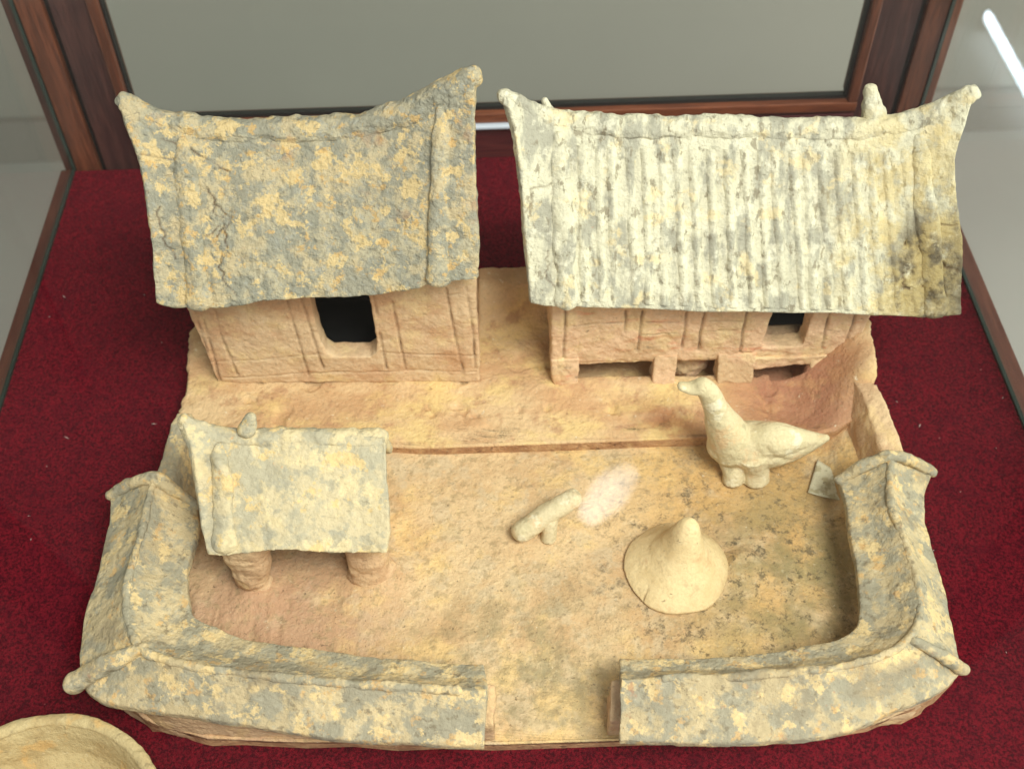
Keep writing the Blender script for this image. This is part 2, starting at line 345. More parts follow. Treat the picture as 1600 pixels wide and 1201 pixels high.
# bottom rail at the back
p = cb('rail', (-.284, .3015, YB-.001, YB+.016, -.012, .0312), M_darkx, .001)
cb('rail_top', (-.284, .3015, YB-.003, YB+.014, .0352, .044), M_woodx, .001, p)
cb('glint_strip', (-.045, .060, YB-.007, YB+.004, .0318, .0350), plain('pale_glint', srgb(205, 212, 222), .3), .001, p)  # pale colour painted as the glint on the rail edge
cb('seal', (-.2755, .2935, YB+.003, YB+.008, .0441, .0475), M_groove, 0, p)
for x0, x1 in ((-.2754, -.2735), (.2915, .2934)): cb('seal', (x0, x1, YB+.002, YB+.008, .0476, .5), M_groove, 0, p)
# side rails
for s in (0, 1):
    a = [(-.3385, -.336), (-.348, -.3385)] if s == 0 else [(.353, .3555), (.3555, .368)]
    cb('side_rail', (a[1][0], a[1][1], .03, YB-.001, -.012, .001), M_woody)
    cb('seal', (a[0][0], a[0][1], .03, YB-.003, -.012, .0025), M_seal, 0)
cb('glass_pane', (-.2735, .2915, YB+.004, YB+.007, .0476, .5), M_glass, 0)
cb('glass_pane', (-.3382, -.3362, .04, YB-.004, .003, .47), M_glass, 0)
cb('glass_pane', (.3533, .3553, .04, YB-.004, .003, .47), M_glass, 0)
cb('glass_pane', (-.336, .353, .03, YB-.003, .4705, .4745), M_top, 0)

# lamps under the ceiling, mirrored in the glass lid
ZM = .4725
def mirror(px, py, zc):
    p = at(px, py, 2*ZM-zc); return np.array([p[0], p[1], zc])
def emit_mat(name, col, st, soft=False):
    m = bpy.data.materials.new(name); m.use_nodes = True; t = m.node_tree; t.nodes.remove(t.nodes['Principled BSDF'])
    e = t.nodes.new('ShaderNodeEmission'); e.inputs[0].default_value = col; e.inputs[1].default_value = st
    if soft:
        lw = t.nodes.new('ShaderNodeLayerWeight'); lw.inputs[0].default_value = .5; mr = t.nodes.new('ShaderNodeMapRange'); mr.interpolation_type = 'SMOOTHSTEP'
        for i, v in zip((1, 2, 3, 4), (.0, .75, st, 0)): mr.inputs[i].default_value = v
        t.links.new(lw.outputs['Facing'], mr.inputs[0]); t.links.new(mr.outputs[0], e.inputs[1])
    t.links.new(e.outputs[0], t.nodes['Material Output'].inputs[0]); return m
for quad in (((-60, 730), (-60, 862), (250, 1140), (262, 1030)), ((1660, 700), (1440, 1010), (1420, 1130), (1660, 900)), ((-60, 150), (-60, 262), (68, 455), (137, 592))):  # unseen slabs, added and shaped to mirror as dark bands in the lid
    P_ = [mirror(*q, 1.47) for q in quad]
    o = mesh_obj('dark_mirror_slab', *hexa(P_, [p+[0, 0, .0295] for p in P_]), M_dark, smooth=False); prop(o, kind='structure')
A = mirror(1541, 22, 1.47); B = mirror(1640, 205, 1.47)
tl_ = thing('tube_lamp', .5*(A+B), 'bright bluish fluorescent tube mirrored in the glass at the upper right corner', 'lamp')
mesh_obj('tube', *tube([A, .5*(A+B), B], [.0062]*3, 12, 12), emit_mat('tube_light', (.72, .87, 1, 1), 34), tl_)
for q in (A, B): mesh_obj('end_cap', *tube([q+[0, 0, .0], q+[0, 0, .012], q+[0, 0, .027]], [.010]*3, 6, 12, up=(0, 1, 0)), M_dark, tl_)
Cb = mirror(950, 772, 1.42); d_ = mirror(985, 735, 1.42)-Cb
bl_ = thing('globe_lamp', Cb, 'soft white globe lamp mirrored as a pale glare in the middle of the courtyard', 'lamp')
mesh_obj('globe', *tube([Cb-d_*.8, Cb, Cb+d_*.8], [.018, .027, .021], 16, 24), emit_mat('globe_light', (.96, .97, 1, 1), 10, True), bl_)
mesh_obj('holder', *tube([Cb+[0, 0, .03], Cb+[0, 0, .055], Cb+[0, 0, .079]], [.012, .012, .02], 8, 14, up=(0, 1, 0)), M_dark, bl_)

# ------------------------------------------------------------------ courtyard base
base = thing('courtyard_base', (.02, .42, 0), 'large ochre clay courtyard base with terrace and low roofed walls on red felt', 'clay courtyard')
def hf(name, poly_top, zfun, mat, res=.0014, zb=0, under=0, jag=.0006):
    """height field cut to an outline: returns an object with skirts down to the felt"""
    P = np.array(poly_top, float); x0, y0 = P.min(0); x1, y1 = P.max(0)
    nx = int((x1-x0)/res)+1; ny = int((y1-y0)/res)+1
    gx = np.linspace(x0, x1, nx); gy = np.linspace(y0, y1, ny); X, Y = np.meshgrid(gx, gy)
    # squeeze each row between the outline's left and right edges
    def edge(side):
        out = []
        for yy in gy:
            xs = []
            for i in range(len(P)):
                a, b = P[i], P[(i+1) % len(P)]
                if (a[1]-yy)*(b[1]-yy) <= 0 and a[1] != b[1]: xs.append(a[0]+(b[0]-a[0])*(yy-a[1])/(b[1]-a[1]))
            out.append((min(xs) if side == 0 else max(xs)) if xs else np.nan)
        return np.array(out)
    L = edge(0); R = edge(1); u = np.linspace(0, 1, nx)
    X = L[:, None]*(1-u)+R[:, None]*u
    e = np.stack([X.ravel(), Y.ravel(), np.zeros(X.size)], 1)
    Z = zfun(X, Y)
    # soften rim
    V = np.stack([X.ravel(), Y.ravel(), Z.ravel()], 1)
    V[:, 2] += .0005*fbm(e, .02, 4, 2)+.0002*fbm(e, .004, 2, 5)
    idx = np.arange(nx*ny).reshape(ny, nx)
    F = np.stack([idx[:-1, :-1].ravel(), idx[:-1, 1:].ravel(), idx[1:, 1:].ravel(), idx[1:, :-1].ravel()], 1)
    loop = list(idx[0, :])+list(idx[1:, -1])+list(idx[-1, -2::-1])+list(idx[-2:0:-1, 0])
    loop = np.array(loop); c = V[:, :2].mean(0); n0 = len(V); rings = [loop]; VV_ = [V]; k = n0
    T = V[loop]
    tang = np.roll(T, -1, 0)-np.roll(T, 1, 0); tang[:, 2] = 0; nrm = np.stack([tang[:, 1], -tang[:, 0], 0*tang[:, 0]], 1); nrm /= np.linalg.norm(nrm, axis=1)[:, None]+1e-9
    wv = fbm(T, .012, 5, 7)[:, None]*jag
    for dz, out in ((.0006, .0009), (.0015, .0014), (.12, .0012), (.3, .0008-under*.5), (.55, .0006-under), (1, .0002-under)):
        q = T.copy(); q[:, :2] += (nrm*(out+wv))[:, :2]
        q[:, 2] = T[:, 2]-dz if dz < .01 else T[:, 2]*(1-dz)+zb*dz
        q[:, 2] = np.maximum(q[:, 2], zb)
        if dz >= .3: q[:, :2] += (nrm*fbm(q, .006, 3, 11)[:, None]*.0012)[:, :2]
        VV_.append(q); rings.append(np.arange(k, k+len(loop))); k += len(loop)
    Fs = [F]
    for a, b in zip(rings[:-1], rings[1:]):
        Fs.append(np.stack([a, b, np.roll(b, -1), np.roll(a, -1)], 1))
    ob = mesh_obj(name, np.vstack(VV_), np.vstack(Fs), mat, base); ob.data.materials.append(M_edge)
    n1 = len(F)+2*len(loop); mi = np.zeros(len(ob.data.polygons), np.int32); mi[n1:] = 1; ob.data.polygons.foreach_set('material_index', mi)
    return ob
def sstep(x, a, b): t = np.clip((x-a)/(b-a), 0, 1); return t*t*(3-2*t)
def gz(px, py, z=0): return at(px, py, z)[:2]
foot = [gz(*p) for p in [(186, 1100), (240, 1141), (330, 1163), (450, 1168), (600, 1170), (760, 1172), (860, 1170), (960, 1162), (1100, 1164), (1240, 1160), (1345, 1142), (1430, 1120), (1478, 1080)]]
YS = .4615
floor_out = [tuple(p) for p in foot] + [(.236, .315), (.240, .36), (.2435, .42), (.2445, YS), (-.2035, YS), (-.208, .42), (-.215, .36), (-.2185, .31)]
def gauss(X, Y, c, s, h): return h*np.exp(-(((X-c[0])**2+(Y-c[1])**2)/s**2))
knob = gz(1165, 872, .02); knob2 = gz(1190, 1003, .013)
def zfloor(X, Y):
    z = .012+.0006*np.sin(X*40)*np.cos(Y*33)
    z = z+gauss(X, Y, knob, .0088, .0100)-gauss(X, Y, (knob[0]+.0005, knob[1]-.0005), .0046, .0062)+gauss(X, Y, knob2, .006, .0022)
    # plaster rises towards the shed feet and the walls
    z = z+gauss(X, Y, gz(395, 925, .012), .012, .004)+gauss(X, Y, gz(590, 900, .012), .016, .004)
    z = z+.012*sstep(X, .205, .228)+.010*sstep(-X, .185, .2)
    # trowel strokes on the left
    m = sstep(-X, .06, .15)*sstep(.40-Y, 0, .08)
    z = z+m*.0009*fbm(np.stack([X.ravel()/.0045, Y.ravel()/.03+X.ravel()*20, 0*X.ravel()], 1), 1, 3, 12).reshape(X.shape)
    # lip worn down at the gate
    z = z-.003*sstep(.272-Y, 0, .012)*np.exp(-((X-.025)/.03)**2)
    return z
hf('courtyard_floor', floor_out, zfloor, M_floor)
# terrace
tl = gz(305, 560, .022); tf = gz(298, 648, .022)
front = [gz(*p, .022) for p in [(300, 684), (450, 688), (610, 692), (700, 694), (800, 690), (900, 686), (1000, 683), (1060, 682), (1110, 680)]]
front = [(a, b) for a, b in front]
bx = [(.165, .4535), (.195, .449), (.215, .4515), (.232, .459), (.2415, .470), (.2455, .49), (.2455, .55), (.243, .588)]
terr_out = [(-.203, front[0][1])] + front[1:] + bx + [(-.207, .588), (-.205, .54)]
def zterr(X, Y):
    z = .022+.0008*np.sin(X*23+1)*np.sin(Y*50)
    # bowl at the right: the sides sweep up to the rim
    dx = sstep(X, .185, .240); z = z+.029*dx**1.5*sstep(Y, .450, .482)*(1-.8*sstep(Y, .525, .535)*(1-sstep(X, .236, .242)))
    cr = np.clip(np.hypot(np.maximum(X-.19, 0)*1.0, np.maximum(.50-Y, 0)*.9)/.052, 0, 1.3)
    z = z+.009*sstep(cr, .6, 1.05)*sstep(X, .15, .20)
    z = z-.006*np.exp(-(((X-.195)/.035)**2+((Y-.478)/.022)**2))
    # back parapet and the cove in front of it
    z = z+.026*sstep(Y, .545, .577)*sstep(X, -.012, -.006)*(1-sstep(X, .040, .046))
    # flaked patch near the front edge
    e = np.stack([X.ravel(), Y.ravel(), 0*X.ravel()], 1); fl_ = fbm(e, .02, 4, 3).reshape(X.shape)
    z = z-.0022*sstep(fl_+1.6*np.exp(-(((X-.115)/.028)**2+((Y-.4685)/.009)**2)), .75, .95)
    z = z+.003*np.exp(-(((X-.075)/.03)**2+((Y-.503)/.008)**2))
    z = z-.0185*sstep(Y, .5055, .508+.0015*np.sin(X*300))*sstep(X, .045, .048)*(1-sstep(X, .228, .232))*(1-sstep(Y, .565, .57))
    z = z-.0185*sstep(Y, .5010, .5030)*sstep(X, .1865, .188)*(1-sstep(X, .2085, .2095))*(1-sstep(Y, .52, .53))
    yf = np.interp(X, [p_[0] for p_ in front+bx[:5]], [p_[1] for p_ in front+bx[:5]])
    wear = sstep(.0018+.0022*fl_-(Y-yf), 0, .003); z = z-.0024*wear*np.clip(.6+.6*fl_, 0, 1.4)*(1-sstep(X, .19, .21))
    return np.maximum(z, .0025)
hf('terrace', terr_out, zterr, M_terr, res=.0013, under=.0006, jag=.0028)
# perimeter walls, a band under the coping
def band(pts_out, pts_in, z0, z1):
    rings = []
    for a, b in zip(pts_out, pts_in): rings.append([(a[0], a[1], z0), (b[0], b[1], z0), (b[0], b[1], z1), (a[0], a[1], z1-.013)])
    return loft(rings)
fL = np.array(foot[:6]); fR = np.array(foot[7:])
def inward(pts, d):
    P = np.array(pts, float); T = np.gradient(P, axis=0); N = np.stack([-T[:, 1], T[:, 0]], 1); N /= np.linalg.norm(N, axis=1)[:, None]
    return P+N*d
pl = [(-.2185, .41), (-.2195, .36), (-.2195, .31)]+[tuple(p) for p in fL]; pl[-1] = (at(771, 1110, .03)[0], fL[-1][1])
pl = spline([(a, b, 0) for a, b in pl], 40)[:, :2]
clay('perimeter_wall', [band(pl+[0, .0005], inward(pl, .018), 0.001, .043)], M_wall, base, vox=.0012, amp=(.0012, .02), seed=4)
pr = [(at(950, 1100, .03)[0], fR[0][1])]+[tuple(p) for p in fR[1:-1]]+[(.228, .290), (.236, .315), (.240, .36), (.243, .405)]
pr = spline([(a, b, 0) for a, b in pr], 40)[:, :2]
clay('perimeter_wall', [band(pr+[0, .0005], inward(pr, .018), 0.001, .043)], M_wall, base, vox=.0012, amp=(.0014, .016), seed=6)
# copings: outer edge, ridge and inner edge in stations
capL = [((172, 770), (240, 748), (307, 787)), ((170, 820), (222, 826), (310, 825)), ((155, 890), (202, 890), (295, 880)), ((137, 945), (196, 940), (295, 935)), ((127, 1000), (203, 983), (301, 958)),
        ((125, 1040), (215, 1003), (318, 970)), ((140, 1082), (232, 1018), (345, 983)), ((200, 1104), (270, 1032), (385, 998)), ((340, 1125), (360, 1048), (455, 1008)), ((500, 1150), (520, 1064), (545, 1020)), ((640, 1160), (640, 1071), (650, 1031)), ((757, 1165), (760, 1079), (757, 1037))]
capR = [((1457, 734), (1392, 713), (1311, 746)), ((1444, 778), (1391, 775), (1323, 790)), ((1453, 833), (1407, 822), (1331, 840)), ((1469, 892), (1426, 874), (1340, 901)), ((1484, 955), (1437, 925), (1344, 950)),
        ((1497, 1015), (1437, 962), (1341, 975)), ((1500, 1048), (1427, 988), (1328, 988)), ((1470, 1078), (1400, 1011), (1300, 1001)), ((1400, 1110), (1350, 1032), (1262, 1010)), ((1300, 1147), (1270, 1045), (1200, 1020)), ((1165, 1160), (1150, 1055), (1130, 1026)), ((967, 1157), (969, 1060), (969, 1029))]
ZO, ZR, ZI = .042, .060, .046
def coping(st, seed, flip):
    O = spline([at(*s[0], ZO) for s in st], 90); R = spline([at(*s[1], ZR) for s in st], 90); I = spline([at(*s[2], ZI) for s in st], 90)
    if flip: pass
    rings = []; th = np.array([0, 0, .0065])
    for k, (o_, r_, i_) in enumerate(zip(O, R, I)):
        a = .5*(o_+r_)-[0, 0, .0012]; b = .5*(r_+i_)-[0, 0, .0028]
        rings.append([o_, a, r_, b, i_, i_-th, b-th, r_-th*1.4, a-th, o_-th*.9])
    gr = []
    c = clay('wall_coping', [loft(rings)], M_cope, base, vox=.0010, smooth=3, amp=(.0009, .02), amp2=(.0002, .004), seed=seed)
    rid = [tuple(p+np.array([0, 0, -.0012])) for p in R[:87:9]]+[tuple(R[-4]+np.array([0, 0, -.0012]))]
    clay('ridge_roll', [tube(rid, [.0025]*len(rid), 90, 10)], M_cope, c, vox=.0007, amp=(.0008, .012), amp2=(.0004, .004), seed=seed+1)
    return c, O, R, I
c1, O1, R1, I1 = coping(capL, 11, 0)
c2, O2, R2, I2 = coping(capR, 15, 1)
A = at(225, 1012, .0585); B = at(116, 1066, .043)
clay('corner_roll', [tube([A, .5*(A+B)+[0, 0, .002], B], [.0035, .0058, .0062], 20, 14)], M_cope, c1, vox=.0008, amp=(.001, .012), seed=20)
A = at(1428, 1000, .059); B = at(1505, 1046, .0445)
clay('corner_roll', [tube([A, .5*(A+B)+[0, 0, .001], B], [.003, .0033, .0034], 20, 12)], M_cope, c2, vox=.0008, amp=(.0008, .012), seed=22)
for cc, O_, R_, I_, s in ((c1, O1, R1, I1, 24), (c2, O2, R2, I2, 26)):
    pts = [O_[0]+[0, -.001, -.001], .5*(O_[0]+R_[0])+[0, 0, .002], R_[0]+[0, 0, .001], .5*(R_[0]+I_[0])+[0, 0, .0015], I_[0]+[0, -.001, -.001]]
    clay('end_roll', [tube(pts, [.0032, .0038, .004, .0038, .0034], 40, 12)], M_cope, cc, vox=.0008, amp=(.0008, .012), seed=s)
# low parapets between terrace and coping
def parapet(tops, thick, seed, sgn):
    rings = []
    for (p, t) in tops:
        x, y, z = p
        rings.append([(x-sgn*t, y, z-.001), (x, y, z), (x+sgn*.001, y, .001), (x-sgn*(t+.011), y, .001)])
    if sgn > 0: rings = [r[::-1] for r in rings]
    return clay('parapet', [loft(rings)], M_wall, base, vox=.001, smooth=16, amp=(.0009, .015), seed=seed)
pR = [(at(1403, 705, .048), .019), (at(1393, 668, .050), .017), (at(1380, 645, .052), .015), (at(1366, 637, .048), .012)]
pR = [((.2490, .405, .048), .013), ((.2475, .425, .050), .013), ((.2460, .447, .052), .013), ((.2435, .466, .052), .012), ((.2415, .474, .050), .012)]
parapet(pR, 0, 31, 1)
pL = [((-.2065, .405, .045), .011), ((-.203, .43, .050), .011), ((-.199, .455, .054), .010), ((-.197, .4645, .054), .009)]
parapet(pL, 0, 33, -1).data.materials[0] = M_cope

# ------------------------------------------------------------------ houses
def roof_patch(top, bot, left, right, nu=60, nv=40):
    """Coons patch; top/bot run left to right, left/right run top to bottom"""
    T = arc(top, nu); B = arc(bot, nu); L = arc(left, nv); R = arc(right, nv)
    u = np.linspace(0, 1, nu)[None, :, None]; v = np.linspace(0, 1, nv)[:, None, None]
    S = (1-v)*T[None]+v*B[None]+(1-u)*L[:, None]+u*R[:, None]-((1-u)*(1-v)*T[0]+u*(1-v)*T[-1]+(1-u)*v*B[0]+u*v*B[-1])
    return S
def patch_solid(S, th):
    nv, nu, _ = S.shape
    du = np.gradient(S, axis=1); dv = np.gradient(S, axis=0); N = np.cross(dv, du); N /= np.linalg.norm(N, axis=2)[:, :, None]
    N[N[:, :, 2] < 0] *= -1
    Q = S-N*th; V = np.vstack([S.reshape(-1, 3), Q.reshape(-1, 3)]); idx = np.arange(nu*nv).reshape(nv, nu); m = nu*nv; F = []
    for i in range(nv-1):
        for j in range(nu-1):
            a, b, c, d = idx[i, j], idx[i, j+1], idx[i+1, j+1], idx[i+1, j]
            F.append((a, d, c, b)); F.append((a+m, b+m, c+m, d+m))
    lp = list(idx[0, :])+list(idx[1:, -1])+list(idx[-1, -2::-1])+list(idx[-2:0:-1, 0])
    for a, b in zip(lp, lp[1:]+lp[:1]): F.append((a, b, b+m, a+m))
    return (V, F), N
def on_patch(S, N, u, v, lift=0):
    nv, nu, _ = S.shape; i = min(max(v, 0), 1)*(nv-1); j = min(max(u, 0), 1)*(nu-1)
    i0, j0 = min(int(i), nv-2), min(int(j), nu-2); fi, fj = i-i0, j-j0
    def bl(A): return (A[i0, j0]*(1-fi)*(1-fj)+A[i0, j0+1]*(1-fi)*fj+A[i0+1, j0]*fi*(1-fj)+A[i0+1, j0+1]*fi*fj)
    return bl(S)+bl(N)*lift
def u_at(S, v, x):
    """where along the slope's width a straight rib runs at height v"""
    i = min(max(v, 0), 1)*(S.shape[0]-1); i0 = min(int(i), S.shape[0]-2); row = S[i0]*(1-i+i0)+S[i0+1]*(i-i0)
    return float(np.interp(x, proj(row)[:, 0], np.linspace(0, 1, S.shape[1])))
def make_roof(root, YR, YE, top_px, bot_px, left_px, right_px, mat, th=.0065, sag=.0, seed=50, rolls=(), roll_r=.0055, ridge_r=(.004, .006, .006, .004), ridge=True, roll_v=(.08, .97), grooves=(), vox=.0009, amp=(.0009, .02), back=1, amp2=.0004, trim=0):
    top = [at(*p, y=YR) for p in top_px]; bot = [at(*p, y=YE) for p in bot_px]
    def side(px):
        n = len(px); out = []
        y0, y1 = px[0][1], px[-1][1]
        for (x, y) in px:
            t = (y-y0)/(y1-y0); out.append(at(x, y, y=YR+(YE-YR)*t))
        return out
    left = side(left_px); right = side(right_px)
    S = roof_patch(top, bot, left, right, 70, 44)
    solid, N = patch_solid(S, th)
    vv = np.linspace(0, 1, S.shape[0])
    gw = [([on_patch(S, N, u, v) for u, v in g[0]], g[1], g[2]) for g in grooves]
    f = clay('roof_slope', [solid], mat, root, vox=vox, smooth=2, amp=amp, amp2=(amp2, .004), seed=seed, grooves=gw)
    if back:
        Sb = S.copy(); Sb[:, :, 1] = YR+(YR-Sb[:, :, 1])*back; sb, _ = patch_solid(Sb[:, ::-1], th)
        clay('roof_slope', [sb], mat, root, vox=.0018, smooth=2, amp=amp, seed=seed+3)
    if ridge:
        T = arc(top, 30)[:30-trim]; n = len(T); rr = np.interp(np.linspace(0, 1, n), np.linspace(0, 1, len(ridge_r)), ridge_r)
        en = np.abs(np.linspace(-1, 1, n))**3; pts = [t+[0, .0022*e_+.001, -r*.92] for t, r, e_ in zip(T, rr, en)]
        clay('ridge_roll', [tube(pts, rr, 120, 14)], mat, root, vox=.0009, amp=(.0009, .014), amp2=(.0007, .0045), seed=seed+5)
    for u in rolls:
        pts = []
        for t in np.linspace(0, 1, 8):
            v_ = roll_v[0]+(roll_v[1]-roll_v[0])*t; pts.append(on_patch(S, N, u_at(S, v_, u[0]+(u[1]-u[0])*t), v_, -roll_r*.03))
        clay('rake_roll', [tube(pts, [roll_r*.45]+[roll_r*(.95+.1*math.sin(5*q+u[0]*.1)) for q in range(6)]+[roll_r*1.2], 50, 16, squash=(1.35, .8), up=(0, 1, .8))], mat, root, vox=.0009, amp=(.0009, .02), amp2=(.0006, .006), seed=seed+7+int(u[0]/100))
    return S, N
def quadpt(Q, s, t):  # Q = TL, TR, BL, BR ; t from bottom 0 to top 1
    TL, TR, BL, BR = [np.array(q, float) for q in Q]
    return (1-t)*((1-s)*BL+s*BR)+t*((1-s)*TL+s*TR)
def cell(Q, s0, s1, t0, t1, th, back=(0, 1, 0)):
    b = np.array(back, float)*th
    p = [quadpt(Q, s0, t0), quadpt(Q, s1, t0), quadpt(Q, s1, t0)+b, quadpt(Q, s0, t0)+b]
    q = [quadpt(Q, s0, t1), quadpt(Q, s1, t1), quadpt(Q, s1, t1)+b, quadpt(Q, s0, t1)+b]
    return hexa(p, q)
# ---- left house
YF = .507
hl = thing('clay_house', (-.095, .55, .022), 'clay house on the left with mottled grey and yellow roof and one dark doorway', 'model house')
def wy(px): return .5140-.0075*(px-342)/408
QL = [at(285, 478, y=wy(342)), at(744, 440, y=wy(750)), at(342, 600, y=wy(342)), at(750, 598, y=wy(750))]
QL[2][2] = QL[3][2] = .0222
up = .016
QL[0] = QL[0]+(QL[0]-QL[2])*.12; QL[1] = QL[1]+(QL[1]-QL[3])*.05
QL[0][2] = .128; QL[1][2] = .130
def st(Q, px, py):  # pixel on the wall plane to wall coordinates
    P = at(px, py, y=wy(px))
    t = (P[2]-Q[2][2])/(Q[0][2]-Q[2][2])
    for _ in range(6):
        a = quadpt(Q, 0, t); b = quadpt(Q, 1, t); s = (P[0]-a[0])/(b[0]-a[0]); lo = quadpt(Q, s, 0)[2]; hi = quadpt(Q, s, 1)[2]; t = (P[2]-lo)/(hi-lo)
    return s, t
def wpt(px, py, y=None): return at(px, py, y=wy(px) if y is None else y)
d0 = st(QL, 508, 560); d1 = st(QL, 592, 555); dt0 = st(QL, 480, 445); dt1 = st(QL, 575, 445)
th = .014; tb = (d0[1]+d1[1])/2; TT = .985
def cell4(c, th):  # four (s,t) corners BL BR TR TL
    b = np.array([0, th, 0]); P = [quadpt(QL, *k) for k in c]
    return hexa([P[0], P[1], P[1]+b, P[0]+b], [P[3], P[2], P[2]+b, P[3]+b])
pcs = [cell(QL, 0, 1, 0, tb, th), cell4([(0, tb-.02), (d0[0], tb-.02), (dt0[0], TT), (0, TT)], th), cell4([(d1[0], tb-.02), (1, tb-.02), (1, TT), (dt1[0], TT)], th)]
cs = .1*(d1[0]-d0[0])*1.6
for s_, sg in ((d0[0], 1), (d1[0], -1)):
    dtb = .17*(1-tb); e0 = s_+(dt0[0]-d0[0] if sg > 0 else dt1[0]-d1[0])*dtb/(TT-tb)
    P3 = [quadpt(QL, s_-sg*.01, tb-.02), quadpt(QL, s_+sg*cs, tb-.02), quadpt(QL, s_+sg*cs*1.0, tb+.002), quadpt(QL, s_+sg*cs*.25, tb+dtb*.35), quadpt(QL, e0, tb+dtb), quadpt(QL, e0-sg*.01, tb+dtb)]
    b_ = np.array([0, th, 0]); pcs.append(loft([P3, [q+b_ for q in P3]]))
YBK = .592
def side_wall(a_t, a_b, inx, yb=YBK, th=.01):
    return hexa([a_b, a_b+[inx, 0, 0], (a_b[0]+inx, yb, a_b[2]), (a_b[0], yb, a_b[2])], [a_t, a_t+[inx, 0, 0], (a_t[0]+inx, yb, a_t[2]), (a_t[0], yb, a_t[2])])
pcs += [side_wall(QL[0], QL[2], .01), side_wall(QL[1], QL[3], -.01)]
pcs += [box(QL[2][0], QL[3][0], YBK-.008, YBK, QL[2][2], .128), box(QL[2][0]+.002, QL[3][0]-.002, YF+.028, YBK-.002, QL[2][2], QL[2][2]+.003)]
inner_shade = plain('inner_shade_clay', srgb(9, 9, 8), .95)  # near-black lining colour stands in for the shade inside the houses
mesh_obj('inner_wall', *box(QL[2][0]+.0105, QL[3][0]-.0105, YBK-.0115, YBK-.0092, .0265, .15), inner_shade, hl)
for q0, q1 in ((QL[2][0]+.0105, QL[2][0]+.0125), (QL[3][0]-.0125, QL[3][0]-.0105)): mesh_obj('inner_wall', *box(q0, q1, YF+.0225, YBK-.0125, .0286, .15), inner_shade, hl)
mesh_obj('inner_floor', *box(QL[2][0]+.0105, QL[3][0]-.0105, YF+.0225, YBK-.012, .0265, .0285), inner_shade, hl)
def gable(xo, xi, y0, y1, z0, ym, zm):
    return loft([[(x, y0, z0), (x, ym, zm), (x, y1, z0)] for x in (xo, xi)])
pcs += [gable(QL[0][0]+.001, QL[0][0]+.009, YF+.01, YBK-.002, .126, .552, .180), gable(QL[1][0]-.009, QL[1][0]-.001, YF+.003, YBK-.002, .126, .552, .180)]
gl = [[(318, 500), (345, 598)], [(335, 478), (347, 530), (372, 585)], [(448, 470), (465, 525), (482, 587)], [(470, 465), (490, 530), (505, 575)], [(583, 462), (590, 492)], [(593, 520), (604, 575)], [(613, 470), (622, 520), (634, 578)],
      [(697, 450), (712, 530), (723, 578)], [(728, 448), (738, 510), (743, 575)], [(306, 488), (322, 550)], [(330, 566), (420, 560), (500, 552)], [(595, 551), (660, 553), (745, 555)], [(350, 590), (440, 585), (520, 582), (640, 579), (745, 581)], [(700, 461), (735, 455)]]
gl = [([wpt(*q) for q in g], .0007 if i < 10 else .0006, .0019 if i < 10 else .0010, .55 if i < 10 else .2) for i, g in enumerate(gl)]
clay('house_walls', pcs, M_clayL, hl, vox=.0008, smooth=3, amp=(.0007, .02), grooves=gl, seed=40)
YR, YE = .552, .488
topL = [(186, 152), (205, 160), (240, 175), (300, 187), (360, 190), (430, 190), (500, 187), (570, 180), (640, 160), (690, 132), (738, 110)]
botL = [(245, 474), (275, 480), (345, 480), (420, 470), (500, 466), (590, 460), (670, 448), (700, 442), (748, 437)]
lefL = [(186, 152), (196, 195), (215, 245), (228, 310), (236, 380), (240, 430), (245, 474)]
rigL = [(738, 110), (741, 160), (740, 190), (741, 250), (744, 310), (748, 380), (748, 437)]
def crack(a, b, width, depth, tone, seed, jag=.16, n=5):
    rr = random.Random(seed); P = [np.array(a, float), np.array(b, float)]
    for _ in range(n-1):
        Q = [P[0]]
        for p, q in zip(P[:-1], P[1:]):
            d = q-p; Q += [(p+q)/2+np.array([-d[1], d[0]])*rr.uniform(-jag, jag), q]
        P = Q
    return ([tuple(p) for p in P], width, depth, tone)
crk = [crack((.19, .36), (.23, .68), .0005, .0012, .5, 1), crack((.2, .45), (.25, .55), .0004, .001, .45, 2), crack((.21, .56), (.16, .62), .0004, .001, .4, 3), crack((.23, .5), (.2, .62), .0004, .001, .4, 13),
       crack((.10, .13), (.26, .27), .0005, .0012, .4, 4), crack((.04, .5), (.07, .75), .0005, .0012, .3, 5), crack((.21, .72), (.25, .95), .0004, .001, .3, 6), crack((.0, .28), (.14, .22), .0005, .0010, .3, 7)]
SL, NL = make_roof(hl, YR, YE, topL, botL, lefL, rigL, M_roofL, rolls=((284, 311), (690, 686)), roll_r=.0052, ridge_r=(.0045, .0065, .0085, .0085, .0085, .0085, .009, .0095, .0068), seed=50, grooves=crk, roll_v=(.11, .97))
# ---- right house
YF2 = .505
hr = thing('clay_house', (.14, .55, .022), 'larger clay house on the right with pale ribbed roof standing on stilts', 'model house')
QR = [wpt(858, 484, YF2), wpt(1366, 480, YF2), wpt(862, 566, YF2), wpt(1332, 557, YF2)]
QR[0][2] = .112; QR[1][2] = .105; QR[0][0] = QR[2][0]-.001; QR[1][0] = .245
def st2(px, py):
    P = at(px, py, y=YF2); t = .5
    for _ in range(8):
        a = quadpt(QR, 0, t); b = quadpt(QR, 1, t); s = (P[0]-a[0])/(b[0]-a[0]); lo = quadpt(QR, s, 0)[2]; hi = quadpt(QR, s, 1)[2]; t = (P[2]-lo)/(hi-lo)
    return s, t
w0 = st2(1190, 543); w1 = st2(1252, 544); th2 = .013
pcs = [cell(QR, 0, 1, 0, w0[1], th2), cell(QR, 0, w0[0], 0, 1, th2), cell(QR, w1[0], 1, 0, 1, th2), cell(QR, w0[0], w1[0], .93, 1, th2)]
